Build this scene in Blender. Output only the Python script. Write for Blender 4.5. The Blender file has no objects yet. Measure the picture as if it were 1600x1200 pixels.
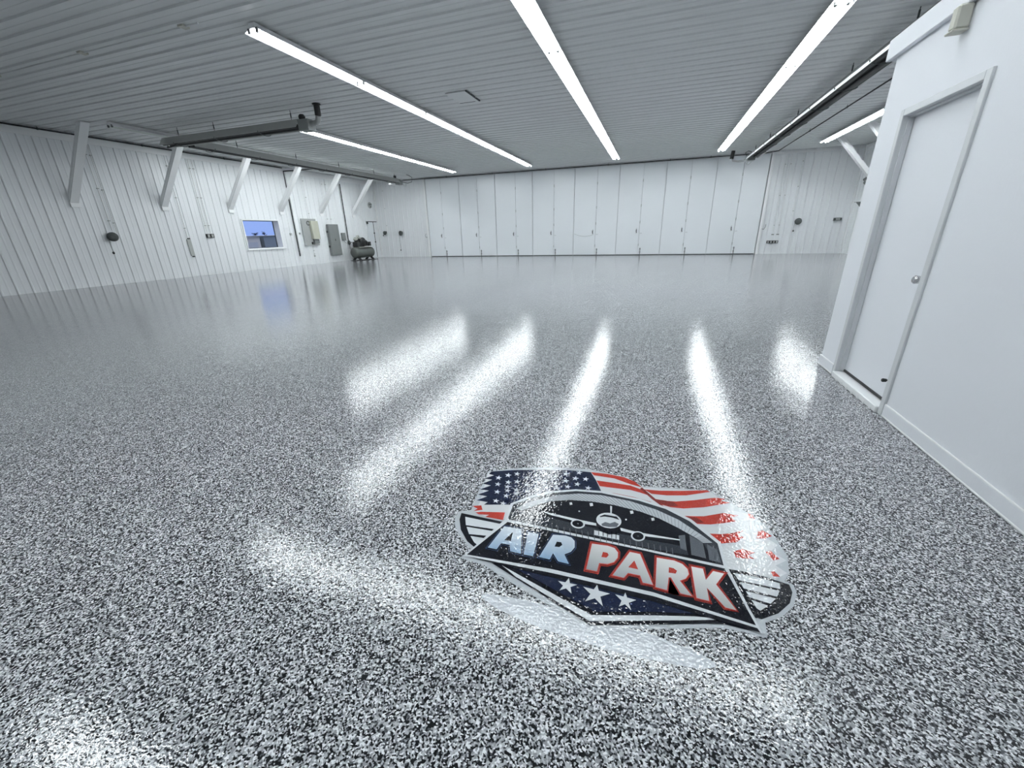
import bpy, math, random
from math import sin, cos, pi, radians, sqrt
from mathutils import Matrix, Vector
from mathutils.geometry import tessellate_polygon

C = bpy.context.scene
COL = C.collection
# ------------------------------------------------------------------ camera
FPX = 631.189
EYE = Vector((0.0, 0.0, 1.24))
YAW, PIT, ROL = radians(19.082), radians(20.587), radians(-1.548)
FW = Vector((-sin(YAW)*cos(PIT), cos(YAW)*cos(PIT), -sin(PIT)))
r0 = Vector((cos(YAW), sin(YAW), 0)); u0 = r0.cross(FW)
RT = r0*cos(ROL) + u0*sin(ROL); UP = -r0*sin(ROL) + u0*cos(ROL)
cam = bpy.data.cameras.new('camera'); cam.sensor_width = 36.0; cam.lens = FPX/1600*36.0
cam.clip_start = .05; cam.clip_end = 400
co = bpy.data.objects.new('camera', cam); COL.objects.link(co)
co.matrix_world = Matrix(((RT.x, UP.x, -FW.x, EYE.x), (RT.y, UP.y, -FW.y, EYE.y), (RT.z, UP.z, -FW.z, EYE.z), (0, 0, 0, 1)))
C.camera = co
# ------------------------------------------------------------------ sky at dusk, exposure
w = bpy.data.worlds.new('dusk_sky'); C.world = w; w.use_nodes = True
bgn = w.node_tree.nodes['Background']
_n = w.node_tree
tc = _n.nodes.new('ShaderNodeTexCoord'); sp = _n.nodes.new('ShaderNodeSeparateXYZ'); rp = _n.nodes.new('ShaderNodeValToRGB')
_n.links.new(tc.outputs['Generated'], sp.inputs[0]); _n.links.new(sp.outputs['Z'], rp.inputs[0]); _n.links.new(rp.outputs[0], bgn.inputs[0])
rp.color_ramp.elements[0].position = 0.0; rp.color_ramp.elements[0].color = (.27, .40, .82, 1)
rp.color_ramp.elements[1].position = .35; rp.color_ramp.elements[1].color = (.50, .60, .90, 1)
bgn.inputs[1].default_value = 1.1
C.view_settings.view_transform = 'Standard'; C.view_settings.look = 'None'
C.view_settings.gamma = 1.0; C.view_settings.exposure = 0.0; C.view_settings.use_curve_mapping = False
TUBE_STRENGTH = 45.0
# ------------------------------------------------------------------ room sizes (metres)
XL, XR, YB, YF, H = -16.15, 7.82, 22.5, -4.0, 4.24
XP, YP, ZP = 1.575, 4.38, 2.38            # office box: face, far end, wall height
RIB = 0.3068

# ------------------------------------------------------------------ materials
def mat(name, col, rough=.5, metal=0., emit=None, es=0., noise=None, bump=None, coat=0.):
    m = bpy.data.materials.new(name); m.use_nodes = True
    n = m.node_tree; b = n.nodes['Principled BSDF']
    b.inputs['Base Color'].default_value = (*col, 1)
    b.inputs['Roughness'].default_value = rough; b.inputs['Metallic'].default_value = metal
    if coat: b.inputs['Coat Weight'].default_value = coat; b.inputs['Coat Roughness'].default_value = .08
    if emit: b.inputs['Emission Color'].default_value = (*emit, 1); b.inputs['Emission Strength'].default_value = es
    g = n.nodes.new('ShaderNodeNewGeometry')
    if noise:                                    # (scale, amount) slight tone variation
        t = n.nodes.new('ShaderNodeTexNoise'); t.inputs['Scale'].default_value = noise[0]; t.inputs['Detail'].default_value = 3
        n.links.new(g.outputs['Position'], t.inputs['Vector'])
        mx = n.nodes.new('ShaderNodeMix'); mx.data_type = 'RGBA'
        mx.inputs[6].default_value = (*[c*(1-noise[1]) for c in col], 1); mx.inputs[7].default_value = (*[min(1, c*(1+noise[1])) for c in col], 1)
        n.links.new(t.outputs[0], mx.inputs[0]); n.links.new(mx.outputs[2], b.inputs['Base Color'])
    if bump:
        t = n.nodes.new('ShaderNodeTexNoise'); t.inputs['Scale'].default_value = bump[0]; t.inputs['Detail'].default_value = 2
        n.links.new(g.outputs['Position'], t.inputs['Vector'])
        bp = n.nodes.new('ShaderNodeBump'); bp.inputs['Distance'].default_value = bump[1]
        n.links.new(t.outputs[0], bp.inputs['Height']); n.links.new(bp.outputs[0], b.inputs['Normal'])
    return m

def gloss_floor(m, fine=.0008, coarse=.0016):
    """clear epoxy topcoat over flakes or print: low roughness, orange-peel relief"""
    n = m.node_tree; b = n.nodes['Principled BSDF']
    b.inputs['Roughness'].default_value = .05; b.inputs['IOR'].default_value = 1.43
    g = n.nodes.new('ShaderNodeNewGeometry')
    a = n.nodes.new('ShaderNodeTexNoise'); a.inputs['Scale'].default_value = 82; a.inputs['Detail'].default_value = 1.2
    c = n.nodes.new('ShaderNodeTexNoise'); c.inputs['Scale'].default_value = 3.5; c.inputs['Detail'].default_value = 2
    n.links.new(g.outputs['Position'], a.inputs['Vector']); n.links.new(g.outputs['Position'], c.inputs['Vector'])
    b1 = n.nodes.new('ShaderNodeBump'); b1.inputs['Distance'].default_value = coarse
    b2 = n.nodes.new('ShaderNodeBump'); b2.inputs['Distance'].default_value = fine
    n.links.new(c.outputs[0], b1.inputs['Height']); n.links.new(a.outputs[0], b2.inputs['Height'])
    n.links.new(b1.outputs[0], b2.inputs['Normal']); n.links.new(b2.outputs[0], b.inputs['Normal'])

def flake_material():
    m = mat('flake_epoxy', (.3, .3, .3), .1); n = m.node_tree; b = n.nodes['Principled BSDF']
    g = n.nodes.new('ShaderNodeNewGeometry')
    dn = n.nodes.new('ShaderNodeTexNoise'); dn.inputs['Scale'].default_value = 170; dn.inputs['Detail'].default_value = 1
    n.links.new(g.outputs['Position'], dn.inputs['Vector'])
    vs = n.nodes.new('ShaderNodeVectorMath'); vs.operation = 'SCALE'; vs.inputs['Scale'].default_value = .005
    n.links.new(dn.outputs['Color'], vs.inputs[0])
    va = n.nodes.new('ShaderNodeVectorMath'); va.operation = 'ADD'
    n.links.new(g.outputs['Position'], va.inputs[0]); n.links.new(vs.outputs[0], va.inputs[1])
    v = n.nodes.new('ShaderNodeTexVoronoi'); v.voronoi_dimensions = '2D'; v.inputs['Scale'].default_value = 215
    n.links.new(va.outputs[0], v.inputs['Vector'])
    s = n.nodes.new('ShaderNodeSeparateColor'); n.links.new(v.outputs['Color'], s.inputs[0])
    r = n.nodes.new('ShaderNodeValToRGB'); r.color_ramp.interpolation = 'CONSTANT'
    e = r.color_ramp.elements
    e[0].position = 0; e[0].color = (.006, .007, .009, 1)
    e[1].position = .31; e[1].color = (.075, .08, .09, 1)
    for p, c in ((.42, (.25, .26, .275, 1)), (.60, (.40, .415, .435, 1)), (.82, (.70, .72, .745, 1))):
        k = e.new(p); k.color = c
    n.links.new(s.outputs[0], r.inputs[0]); n.links.new(r.outputs[0], b.inputs['Base Color'])
    gloss_floor(m)
    return m

M = {
 'wall': mat('white_wall_steel', (.80, .82, .84), .38, noise=(.6, .02)),
 'ceil': mat('white_ceiling_steel', (.70, .715, .72), .42, noise=(.5, .03)),
 'door': mat('white_door_skin', (.80, .83, .86), .35, noise=(.8, .015)),
 'paint': mat('white_wall_paint', (.80, .82, .86), .6, noise=(1.2, .012), bump=(60, .0004)),
 'trim': mat('white_trim', (.84, .85, .86), .4, noise=(2, .01)),
 'grey_trim': mat('pale_grey_frame', (.62, .64, .66), .4, noise=(4, .03)),
 'dark_gap': mat('dark_gap', (.06, .065, .07), .8, noise=(8, .1)),
 'black': mat('black_iron', (.012, .013, .014), .5, noise=(12, .2)),
 'hood': mat('dull_aluminium', (.50, .51, .50), .36, .75, noise=(3, .05)),
 'hood_dark': mat('reflection_darkened_metal', (.10, .105, .105), .4, .4, noise=(3, .1)),  # dark base colour stands in for black tubes mirrored inside the hood
 'steel': mat('galvanised_steel', (.42, .43, .43), .38, .8, noise=(14, .15)),
 'housing': mat('fixture_enamel', (.86, .87, .88), .3, noise=(5, .01)),
 'tube': mat('lit_tube', (.9, .9, .9), .3, emit=(.93, .985, 1.0), es=TUBE_STRENGTH),
 'tube_off': mat('unlit_tube', (.72, .76, .72), .25, noise=(6, .03)),
 'panel_grey': mat('grey_panel_paint', (.20, .215, .215), .45, noise=(5, .06)),
 'board_grey': mat('grey_backboard', (.34, .355, .35), .55, noise=(4, .06)),
 'panel_beige': mat('beige_panel_cover', (.50, .51, .42), .45, noise=(5, .04)),
 'beige': mat('beige_plastic', (.52, .52, .46), .5, noise=(5, .03)),
 'tank': mat('grey_green_tank', (.085, .095, .088), .35, noise=(9, .12)),
 'cast': mat('cast_iron_grey', (.36, .37, .34), .5, .3, noise=(15, .2)),
 'rubber': mat('dark_rubber', (.02, .022, .023), .7, noise=(20, .2)),
 'reel': mat('dark_grey_plastic', (.06, .07, .07), .5, noise=(10, .15)),
 'chrome': mat('chrome', (.55, .55, .55), .2, 1., noise=(10, .05)),
 'holder': mat('grey_lamp_holder', (.10, .105, .11), .5, noise=(10, .05)),
 'ring': mat('pale_grey_plastic', (.42, .44, .43), .5, noise=(10, .05)),
 'glass': None,
 'flake': flake_material(),
}
gm = bpy.data.materials.new('window_glass'); gm.use_nodes = True
b = gm.node_tree.nodes['Principled BSDF']; b.inputs['Transmission Weight'].default_value = 1; b.inputs['Roughness'].default_value = 0; b.inputs['IOR'].default_value = 1.1
b.inputs['Base Color'].default_value = (.95, .97, 1, 1)
M['glass'] = gm

# ------------------------------------------------------------------ mesh helpers
class MB:
    def __init__(s): s.v = []; s.f = []; s.smooth = []
    def add(s, vs, fs, sm=False):
        o = len(s.v); s.v += [tuple(v) for v in vs]; s.f += [tuple(i+o for i in f) for f in fs]; s.smooth += [sm]*len(fs); return s
    def box(s, x0, y0, z0, x1, y1, z1, bev=0):
        x0, x1 = min(x0, x1), max(x0, x1); y0, y1 = min(y0, y1), max(y0, y1); z0, z1 = min(z0, z1), max(z0, z1)
        if not bev:
            return s.add([(x0, y0, z0), (x1, y0, z0), (x1, y1, z0), (x0, y1, z0), (x0, y0, z1), (x1, y0, z1), (x1, y1, z1), (x0, y1, z1)],
                         [(0, 3, 2, 1), (4, 5, 6, 7), (0, 1, 5, 4), (1, 2, 6, 5), (2, 3, 7, 6), (3, 0, 4, 7)])
        # chamfered box: each corner becomes three vertices
        b_ = bev; vs = []; idx = {}
        for i, X in enumerate((x0, x1)):
            for j, Y in enumerate((y0, y1)):
                for k, Z in enumerate((z0, z1)):
                    dx, dy, dz = (b_ if i == 0 else -b_), (b_ if j == 0 else -b_), (b_ if k == 0 else -b_)
                    idx[i, j, k] = len(vs)
                    vs += [(X, Y+dy, Z+dz), (X+dx, Y, Z+dz), (X+dx, Y+dy, Z)]
        fs = []
        for a in (0, 1):
            q = [idx[a, 0, 0], idx[a, 1, 0], idx[a, 1, 1], idx[a, 0, 1]]; fs.append(q if a else q[::-1])
            q = [idx[0, a, 0]+1, idx[1, a, 0]+1, idx[1, a, 1]+1, idx[0, a, 1]+1]; fs.append(q[::-1] if a else q)
            q = [idx[0, 0, a]+2, idx[1, 0, a]+2, idx[1, 1, a]+2, idx[0, 1, a]+2]; fs.append(q if a else q[::-1])
        for a in (0, 1):
            for c in (0, 1):
                fs.append([idx[a, c, 0], idx[a, c, 1], idx[a, c, 1]+1, idx[a, c, 0]+1])
                fs.append([idx[a, 0, c], idx[a, 1, c], idx[a, 1, c]+2, idx[a, 0, c]+2])
                fs.append([idx[0, a, c]+1, idx[1, a, c]+1, idx[1, a, c]+2, idx[0, a, c]+2])
        for k in idx.values(): fs.append([k, k+1, k+2])
        return s.add(vs, fs)
    def tube(s, pts, r, n=8, caps=True, sm=True):
        pts = [Vector(p) for p in pts]; rs = r if isinstance(r, (list, tuple)) else [r]*len(pts)
        vs = []; up = None
        for i, p in enumerate(pts):
            d = (pts[min(i+1, len(pts)-1)] - pts[max(i-1, 0)]).normalized()
            if up is None:
                up = Vector((0, 0, 1)) if abs(d.z) < .9 else Vector((1, 0, 0))
            a = d.cross(up)
            if a.length < 1e-4: a = d.cross(Vector((0, 1, 0)))
            a.normalize(); c = d.cross(a).normalized(); up = -c if False else up
            for k in range(n):
                t = 2*pi*k/n; vs.append(p + a*cos(t)*rs[i] + c*sin(t)*rs[i])
        fs = [(i*n+k, i*n+(k+1) % n, (i+1)*n+(k+1) % n, (i+1)*n+k) for i in range(len(pts)-1) for k in range(n)]
        s.add(vs, fs, sm)
        if caps: s.add(vs[:n], [tuple(range(n))[::-1]]); s.add(vs[-n:], [tuple(range(n))])
        return s
    def lathe(s, prof, origin, axis, n=20, sm=True):
        """prof: list of (along, radius)"""
        A = Vector(axis).normalized(); q = Vector((0, 0, 1)) if abs(A.z) < .9 else Vector((1, 0, 0))
        a = A.cross(q).normalized(); c = A.cross(a); O = Vector(origin); vs = []
        for (h, r) in prof:
            for k in range(n):
                t = 2*pi*k/n; vs.append(O + A*h + a*cos(t)*max(r, 1e-4) + c*sin(t)*max(r, 1e-4))
        fs = [(i*n+k, i*n+(k+1) % n, (i+1)*n+(k+1) % n, (i+1)*n+k) for i in range(len(prof)-1) for k in range(n)]
        s.add(vs, fs, sm); s.add(vs[:n], [tuple(range(n))[::-1]]); s.add(vs[-n:], [tuple(range(n))]); return s
    def prism(s, poly, f0, f1):
        """poly: 2D outline; f0, f1 map (u, v) to the two end faces"""
        n = len(poly); tri = tessellate_polygon([[Vector((p[0], p[1], 0)) for p in poly]])
        s.add([f0(*p) for p in poly] + [f1(*p) for p in poly],
              [tuple(t) for t in tri] + [tuple(i+n for i in t[::-1]) for t in tri] + [(i, (i+1) % n, n+(i+1) % n, n+i) for i in range(n)])
        return s
    def sheet(s, line, f0, f1):
        n = len(line); s.add([f0(*p) for p in line] + [f1(*p) for p in line], [(i, i+1, n+i+1, n+i) for i in range(n-1)]); return s
    def build(s, name, m, parent=None, **props):
        og = origin_of(parent)
        me = bpy.data.meshes.new(name); me.from_pydata([(v[0]-og.x, v[1]-og.y, v[2]-og.z) for v in s.v], [], s.f); me.update()
        for p, q in zip(me.polygons, s.smooth): p.use_smooth = q
        me.materials.append(m if not isinstance(m, str) else M[m])
        o = bpy.data.objects.new(name, me); COL.objects.link(o)
        if parent:
            o.parent = parent
        for k, v in props.items(): o[k] = v
        import bmesh
        bm = bmesh.new(); bm.from_mesh(me); bmesh.ops.recalc_face_normals(bm, faces=bm.faces); bm.to_mesh(me); bm.free()
        return o
def origin_of(o):
    v = Vector((0, 0, 0))
    while o is not None: v = v + o.location; o = o.parent
    return v
def struct(name, mb, m, parent=None):
    o = mb.build(name, m, parent)
    if not parent: o['kind'] = 'structure'
    return o
def thing(name, label, cat, loc=(0, 0, 0), group=None):
    o = bpy.data.objects.new(name, None); COL.objects.link(o); o.location = loc; o.empty_display_size = .1
    o['label'] = label; o['category'] = cat
    if group: o['group'] = group
    return o
def solo(name, mb, m, label, cat, group=None):
    o = mb.build(name, m); o['label'] = label; o['category'] = cat
    if group: o['group'] = group
    return o
def dup(root, loc, label, group=None):
    r = root.copy(); COL.objects.link(r); r.location = loc; r['label'] = label
    if group: r['group'] = group
    for ch in list(root.children):
        c = ch.copy(); COL.objects.link(c); c.parent = r
        for g in list(ch.children):
            d = g.copy(); COL.objects.link(d); d.parent = c
    return r
def floor_at(px, py, z=0.0):
    d = FW*FPX + RT*(px-800) - UP*(py-600); t = (z-EYE.z)/d.z
    p = EYE + d*t; return (p.x, p.y, z)

def rib_line(a, b_, phase, height=.022, pitch=RIB):
    """profile (along, height) of ribbed liner steel between a and b_"""
    pts = [(a, 0.)]; k = math.ceil((a-phase+.045)/pitch)
    while True:
        c = phase + k*pitch
        if c+.045 > b_: break
        pts += [(c-.030, 0), (c-.014, height), (c+.014, height), (c+.030, 0)]
        # low stiffening swage between the ribs
        m_ = c + pitch/2
        if m_+.03 < b_: pts += [(m_-.022, 0), (m_-.014, height*.18), (m_+.014, height*.18), (m_+.022, 0)]
        k += 1
    pts.append((b_, 0.)); return pts

# ------------------------------------------------------------------ floor
mb = MB(); mb.box(XL-.3, YF-.2, -.15, XR+.3, YB+.3, 0); struct('floor', mb, 'flake')
# ------------------------------------------------------------------ ceiling: ribs run across the room
mb = MB(); ln = rib_line(YF, YB, 7.31, .024)
mb.sheet(ln, lambda y, h: (XL, y, H-h), lambda y, h: (XR, y, H-h))
mb.box(XL-.2, YF-.2, H+.002, XR+.2, YB+.2, H+.1)
struct('ceiling', mb, 'ceil')
# ------------------------------------------------------------------ left wall with a window opening
WY0, WY1, WZ0, WZ1 = 13.40, 15.15, .87, 1.98
mb = MB(); ln = rib_line(YF, YB, 6.24, .022)
runs = [(YF, WY0, [(0, H)]), (WY0, WY1, [(0, WZ0), (WZ1, H)]), (WY1, YB, [(0, H)])]
def clip(line, a, b_):
    out = []
    for (p, q) in zip(line, line[1:]):
        lo, hi = max(p[0], a), min(q[0], b_)
        if hi <= lo: continue
        f = lambda t: p[1] + (q[1]-p[1])*(t-p[0])/(q[0]-p[0])
        if not out: out.append((lo, f(lo)))
        out.append((hi, f(hi)))
    return out
for a, b_, zs in runs:
    for z0, z1 in zs: mb.sheet(clip(ln, a, b_), lambda y, h: (XL+h, y, z0), lambda y, h: (XL+h, y, z1))
for a, b_, z0, z1 in ((YF-.2, WY0-.02, 0, H), (WY0-.02, WY1+.02, 0, WZ0-.02), (WY0-.02, WY1+.02, WZ1+.02, H), (WY1+.02, YB+.2, 0, H)):
    mb.box(XL-.34, a, z0, XL-.004, b_, z1)
struct('wall_left', mb, 'wall')
# right wall
mb = MB(); ln = rib_line(YP, YB, 6.24, .022)
mb.sheet(ln, lambda y, h: (XR-h, y, 0), lambda y, h: (XR-h, y, H))
mb.box(XR+.004, YF-.2, 0, XR+.15, YB+.2, H); struct('wall_right', mb, 'wall')
# back wall: ribbed at both ends, plain behind the folding doors
DX0, DX1 = -12.62, 4.42
mb = MB()
mb.sheet(rib_line(XL, DX0-.12, -15.86, .022), lambda x, h: (x, YB-h, 0), lambda x, h: (x, YB-h, H))
mb.sheet(rib_line(DX1+.12, XR, 4.81, .022), lambda x, h: (x, YB-h, 0), lambda x, h: (x, YB-h, H))
mb.box(XL-.2, YB+.004, 0, XR+.15, YB+.2, H); struct('wall_back', mb, 'wall')
mb = MB(); mb.box(XL-.2, YF-.2, 0, XR+.2, YF, H); struct('wall_front', mb, 'wall')

# ------------------------------------------------------------------ window in the left wall
win = bpy.data.objects.new('window_1', None); COL.objects.link(win); win.location = (XL, WY0, WZ0); win['kind'] = 'structure'
mb = MB()
for a in ((WY0-.05, WZ0-.05, WY1+.05, WZ0), (WY0-.05, WZ1, WY1+.05, WZ1+.05), (WY0-.05, WZ0, WY0, WZ1), (WY1, WZ0, WY1+.05, WZ1)):
    mb.box(XL-.30, a[0], a[1], XL+.04, a[2], a[3])
mb.build('window_frame', 'trim', win)
mb = MB(); g = .018
for a in ((WY0, WZ0, WY1, WZ0+g), (WY0, WZ1-g, WY1, WZ1), (WY0, WZ0, WY0+g, WZ1), (WY1-g, WZ0, WY1, WZ1)):
    mb.box(XL-.31, a[0], a[1], XL-.27, a[2], a[3])
mb.build('window_sash', 'reel', win)
mb = MB(); mb.box(XL-.292, WY0+g, WZ0+g, XL-.286, WY1-g, WZ1-g); mb.build('pane', 'glass', win)
mb = MB(); mb.box(XL-.02, WY0-.07, WZ0-.075, XL+.07, WY1+.12, WZ0-.045, .006); mb.build('window_sill', 'trim', win)

# ------------------------------------------------------------------ outside, seen through the window
M['ground'] = mat('dusk_ground', (.18, .2, .24), .9, noise=(.5, .2))
M['shed1'] = mat('pale_shed_siding', (.88, .78, .60), .7, noise=(2, .08))
M['shed2'] = mat('dark_shed_siding', (.34, .36, .32), .7, noise=(2, .1))
M['roofing'] = mat('shed_roofing', (.75, .70, .58), .6, noise=(2, .1))
M['leaf'] = mat('bare_dark_twigs', (.08, .09, .13), .9, noise=(3, .2))
mb = MB(); mb.box(-160, -80, -2.8, XL-.4, 180, -2.6); struct('ground_outside', mb, 'ground')
def shed(x0, y0, x1, y1, h, rise, m, label):
    x0, x1 = min(x0, x1), max(x0, x1)
    t = thing('hangar_building', label, 'building', ((x0+x1)/2, (y0+y1)/2, -2.6))
    MB().box(x0, y0, -2.6, x1, y1, h).build('walls', m, t)
    mb = MB(); ym = (y0+y1)/2
    mb.prism([(y0-.3, h), (y1+.3, h), (ym, h+rise)], lambda y, z: (x0-.3, y, z), lambda y, z: (x1+.3, y, z)).build('roof', 'roofing', t)
    mb = MB(); mb.box(x1, y1-3.4, -2.6, x1+.06, y1-.5, h*.55); mb.build('door', 'roofing', t)
shed(-55, 40.2, -66, 47.8, 1.5, .12, 'shed1', 'pale grey low hangar building seen at left through the window')
shed(-55, 48.5, -70, 60, 1.66, .12, 'shed2', 'dark blue-grey hangar building seen at right through the window')
random.seed(4)
for (x, y, h, lb) in ((-95, 81.6, 5.35, 'left bare treetop on the skyline beyond the window'), (-95, 84.3, 5.6, 'right bare treetop on the skyline beyond the window')):
    t = thing('bare_tree', lb, 'tree', (x, y, -2.6))
    MB().tube([(x, y, -2.6), (x, y+.1, -2.6+h*.6), (x, y, -2.6+h)], [.22, .13, .03], 6).build('trunk', 'leaf', t)
    mb = MB()
    for k in range(50):
        a = random.uniform(0, 2*pi); z = -2.6+random.uniform(h*.5, h*.95); l = random.uniform(.3, .9)
        p = Vector((x, y, z)); q = p + Vector((cos(a)*l, sin(a)*l, l*.35))
        mb.tube([p, (p+q)/2 + Vector((0, 0, .08)), q], [.05, .035, .01], 4)
        for j in range(3):
            r_ = p.lerp(q, random.uniform(.4, .9)); mb.tube([r_, r_ + Vector((random.uniform(-.35, .35), random.uniform(-.35, .35), random.uniform(.0, .25)))], [.025, .01], 4)
    mb.build('branches', 'leaf', t)

# ------------------------------------------------------------------ trims along the left wall, corners
mb = MB(); mb.box(XL, YF, 3.985, XL+.028, YB, 4.0); mb.box(XL, YF, 4.0, XL+.024, YB, 4.17); mb.box(XL, YF, 4.17, XL+.05, YB, 4.20)
struct('trim_1', mb, 'trim')
mb = MB(); mb.box(XR-.04, YB-.10, 0, XR, YB, H); mb.box(XR-.05, YP, 4.1, XR, YB-.1, 4.19); mb.box(DX1+.13, YB-.04, 4.1, XR-.05, YB, 4.19); struct('trim_2', mb, 'trim')
mb = MB(); mb.box(DX0-.11, YB-.14, 0, DX0-.01, YB, H-.03, .008); mb.box(DX0-.155, YB-.06, 0, DX0-.11, YB, H-.03); struct('trim_3', mb, 'trim')
mb = MB(); mb.box(DX1+.01, YB-.14, 0, DX1+.11, YB, H-.03, .008); mb.box(DX1+.11, YB-.06, 0, DX1+.155, YB, H-.03); struct('trim_4', mb, 'trim')
mb = MB(); mb.box(DX0, YB-.035, .0, DX1, YB, 4.13); mb.box(DX0, YB-.1, 4.13, DX1, YB, H-.03); struct('trim_5', mb, 'grey_trim')
mb = MB(); mb.box(XL+.02, YB-.09, 0, XL+.09, YB-.02, H); struct('trim_6', mb, 'trim')

# ------------------------------------------------------------------ eight pairs of tall door leaves on the back wall
SEAM = [-12.60, -11.66, -10.56, -9.47, -8.42, -7.27, -6.33, -5.18, -4.12, -2.99, -1.93, -.83, .20, 1.27, 2.33, 3.41, 4.40]
ords = ['leftmost', 'second from the left', 'third from the left', 'fourth from the left', 'fourth from the right', 'third from the right', 'second from the right', 'rightmost']
for i in range(8):
    a, m_, c = SEAM[2*i], SEAM[2*i+1], SEAM[2*i+2]
    t = thing('hangar_door', 'tall white double door on the back wall, %s of the eight pairs' % ords[i], 'door', ((a+c)/2, YB-.09, 0), 'tall white double doors along the back wall')
    gl = .016 if i in (1, 2, 3) else .009
    yf = YB-.10
    for (x0, x1) in ((a+gl, m_-.006), (m_+.006, c-gl)):
        MB().box(x0, yf, .028, x1, YB-.04, 4.125, .004).build('leaf', 'door', t)
    # lever handle with plate, left of the middle seam
    mb = MB(); mb.box(m_-.16, yf-.012, 1.03, m_-.12, yf, 1.27, .004); h = mb.build('handle', 'grey_trim', t)
    MB().tube([(m_-.14, yf-.01, 1.2), (m_-.14, yf-.06, 1.2), (m_-.145, yf-.07, 1.12), (m_-.12, yf-.07, 1.06)], .017, 8).build('lever', 'reel', t)
    # strike on the other leaf, floor bolt at the foot
    MB().box(m_+.03, yf-.012, 1.015, m_+.13, yf, 1.045, .003).build('strike_plate', 'grey_trim', t)
    mb = MB(); mb.tube([(m_+.10, yf-.025, .02), (m_+.10, yf-.025, .34)], .018, 8); mb.box(m_+.07, yf-.015, .12, m_+.13, yf, .16); mb.box(m_+.07, yf-.015, .27, m_+.13, yf, .31)
    mb.build('floor_bolt', 'panel_grey', t)
    for z in (.48, 1.55, 2.3, 3.4):
        MB().tube([(m_, yf-.008, z-.06), (m_, yf-.008, z+.06)], .013, 8).build('hinge', 'ring', t)
    mb = MB(); mb.box(a+gl, yf+.02, .0, c-gl, YB-.045, .025); mb.build('bottom_seal', 'reel', t)
# cord looped across the fourth and fifth pairs
mb = MB(); pts = [(-4.08+1.0*k/12, YB-.125, 1.07-.10*sin(pi*k/12)-.05*(k/12)) for k in range(13)]
mb.tube(pts, .007, 6); solo('hanging_cord', mb, 'ring', 'thin pale cord sagging across a white door beside the middle of the back wall', 'cord')
for x, s, lb in ((DX0-.17, -1, 'small bent hook on the wall at the left end of the white doors'), (DX1+.17, 1, 'small bent hook on the wall at the right end of the white doors')):
    mb = MB(); mb.tube([(x+s*.10, YB-.03, 1.28), (x+s*.07, YB-.16, 1.18), (x, YB-.2, 1.06), (x-s*.06, YB-.16, 1.10)], .012, 6)
    solo('wall_hook', mb, 'panel_grey', lb, 'hook')

# ------------------------------------------------------------------ office box on the right
OY0, OY1, OZ0, OZ1 = 3.22, 4.01, .055, 1.93
mb = MB()
T = .12
mb.box(XP, YF, 0, XP+T, OY0-.02, ZP); mb.box(XP, OY1+.02, 0, XP+T, YP, ZP); mb.box(XP, OY0-.02, OZ1+.02, XP+T, OY1+.02, ZP); mb.box(XP+.085, OY0-.02, 0, XP+T, OY1+.02, OZ1+.02)
mb.box(XP+T, YP-T, 0, XR, YP, ZP)
struct('wall_office', mb, 'paint')
mb = MB(); mb.box(XP-.0, YF, ZP, XR, YP, ZP+.10); struct('office_roof_deck', mb, 'paint')
mb = MB(); mb.box(XP-.035, YF, ZP, XP, YP+.10, 2.518, .005); mb.box(XP, YP, ZP, XR, YP+.10, 2.518, .005); struct('trim_7', mb, 'paint')
mb = MB(); mb.box(XP-.012, YF, .012, XP, OY0-.055, .085); mb.box(XP-.012, OY1+.055, .012, XP, YP+.012, .085); mb.box(XP, YP, .012, XR, YP+.012, .085)
struct('baseboard_right', mb, 'paint')
mb = MB()
for z, r in ((.087, .006), (.008, .010)):
    mb.tube([(XP-.006, YF, z), (XP-.006, OY0-.055, z)], r, 6); mb.tube([(XP-.006, OY1+.055, z), (XP-.006, YP+.012, z)], r, 6)
struct('trim_8', mb, 'trim')
dr = bpy.data.objects.new('door_1', None); COL.objects.link(dr); dr.location = (XP, OY0, 0); dr['kind'] = 'structure'
mb = MB()
mb.box(XP-.014, OY0-.05, 0, XP+.03, OY0, OZ1+.045, .003); mb.box(XP-.014, OY1, 0, XP+.08, OY1+.045, OZ1+.045, .003); mb.box(XP-.014, OY0, OZ1, XP+.08, OY1, OZ1+.045, .003)
mb.box(XP+.02, OY1-.010, OZ0, XP+.052, OY1, OZ1); mb.box(XP+.02, OY0, OZ1-.010, XP+.052, OY1, OZ1)
mb.build('door_frame', 'grey_trim', dr)
MB().box(XP+.055, OY0+.002, .068, XP+.079, OY1-.002, OZ1-.002).build('door_leaf', 'paint', dr)
mb = MB(); mb.box(XP+.046, OY0, OZ0, XP+.079, OY1, .072); mb.build('weather_strip', 'rubber', dr)
mb = MB(); mb.box(XP-.03, OY0, 0.0, XP+.08, OY1, .05, .006)
for k in range(7): mb.box(XP-.032, OY0+.06+.1*k, .0, XP-.028, OY0+.09+.1*k, .018+.004*(k % 3))
mb.build('threshold', 'trim', dr)
mb = MB(); mb.lathe([(0, .028), (.006, .028), (.01, .012), (.035, .012), (.042, .024), (.06, .027), (.07, .018)], (XP+.055, OY0+.065, .895), (-1, 0, 0), 16)
mb.build('door_knob', 'chrome', dr)
mb = MB(); mb.tube([(XP+.055, OY0+.045, .235), (XP+.0, OY0+.05, .225)], .006, 8); mb.lathe([(0, .011), (.02, .013), (.024, .01)], (XP+.004, OY0+.05, .226), (-1, 0, 0), 10)
mb.build('door_stop', 'rubber', dr)
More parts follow.
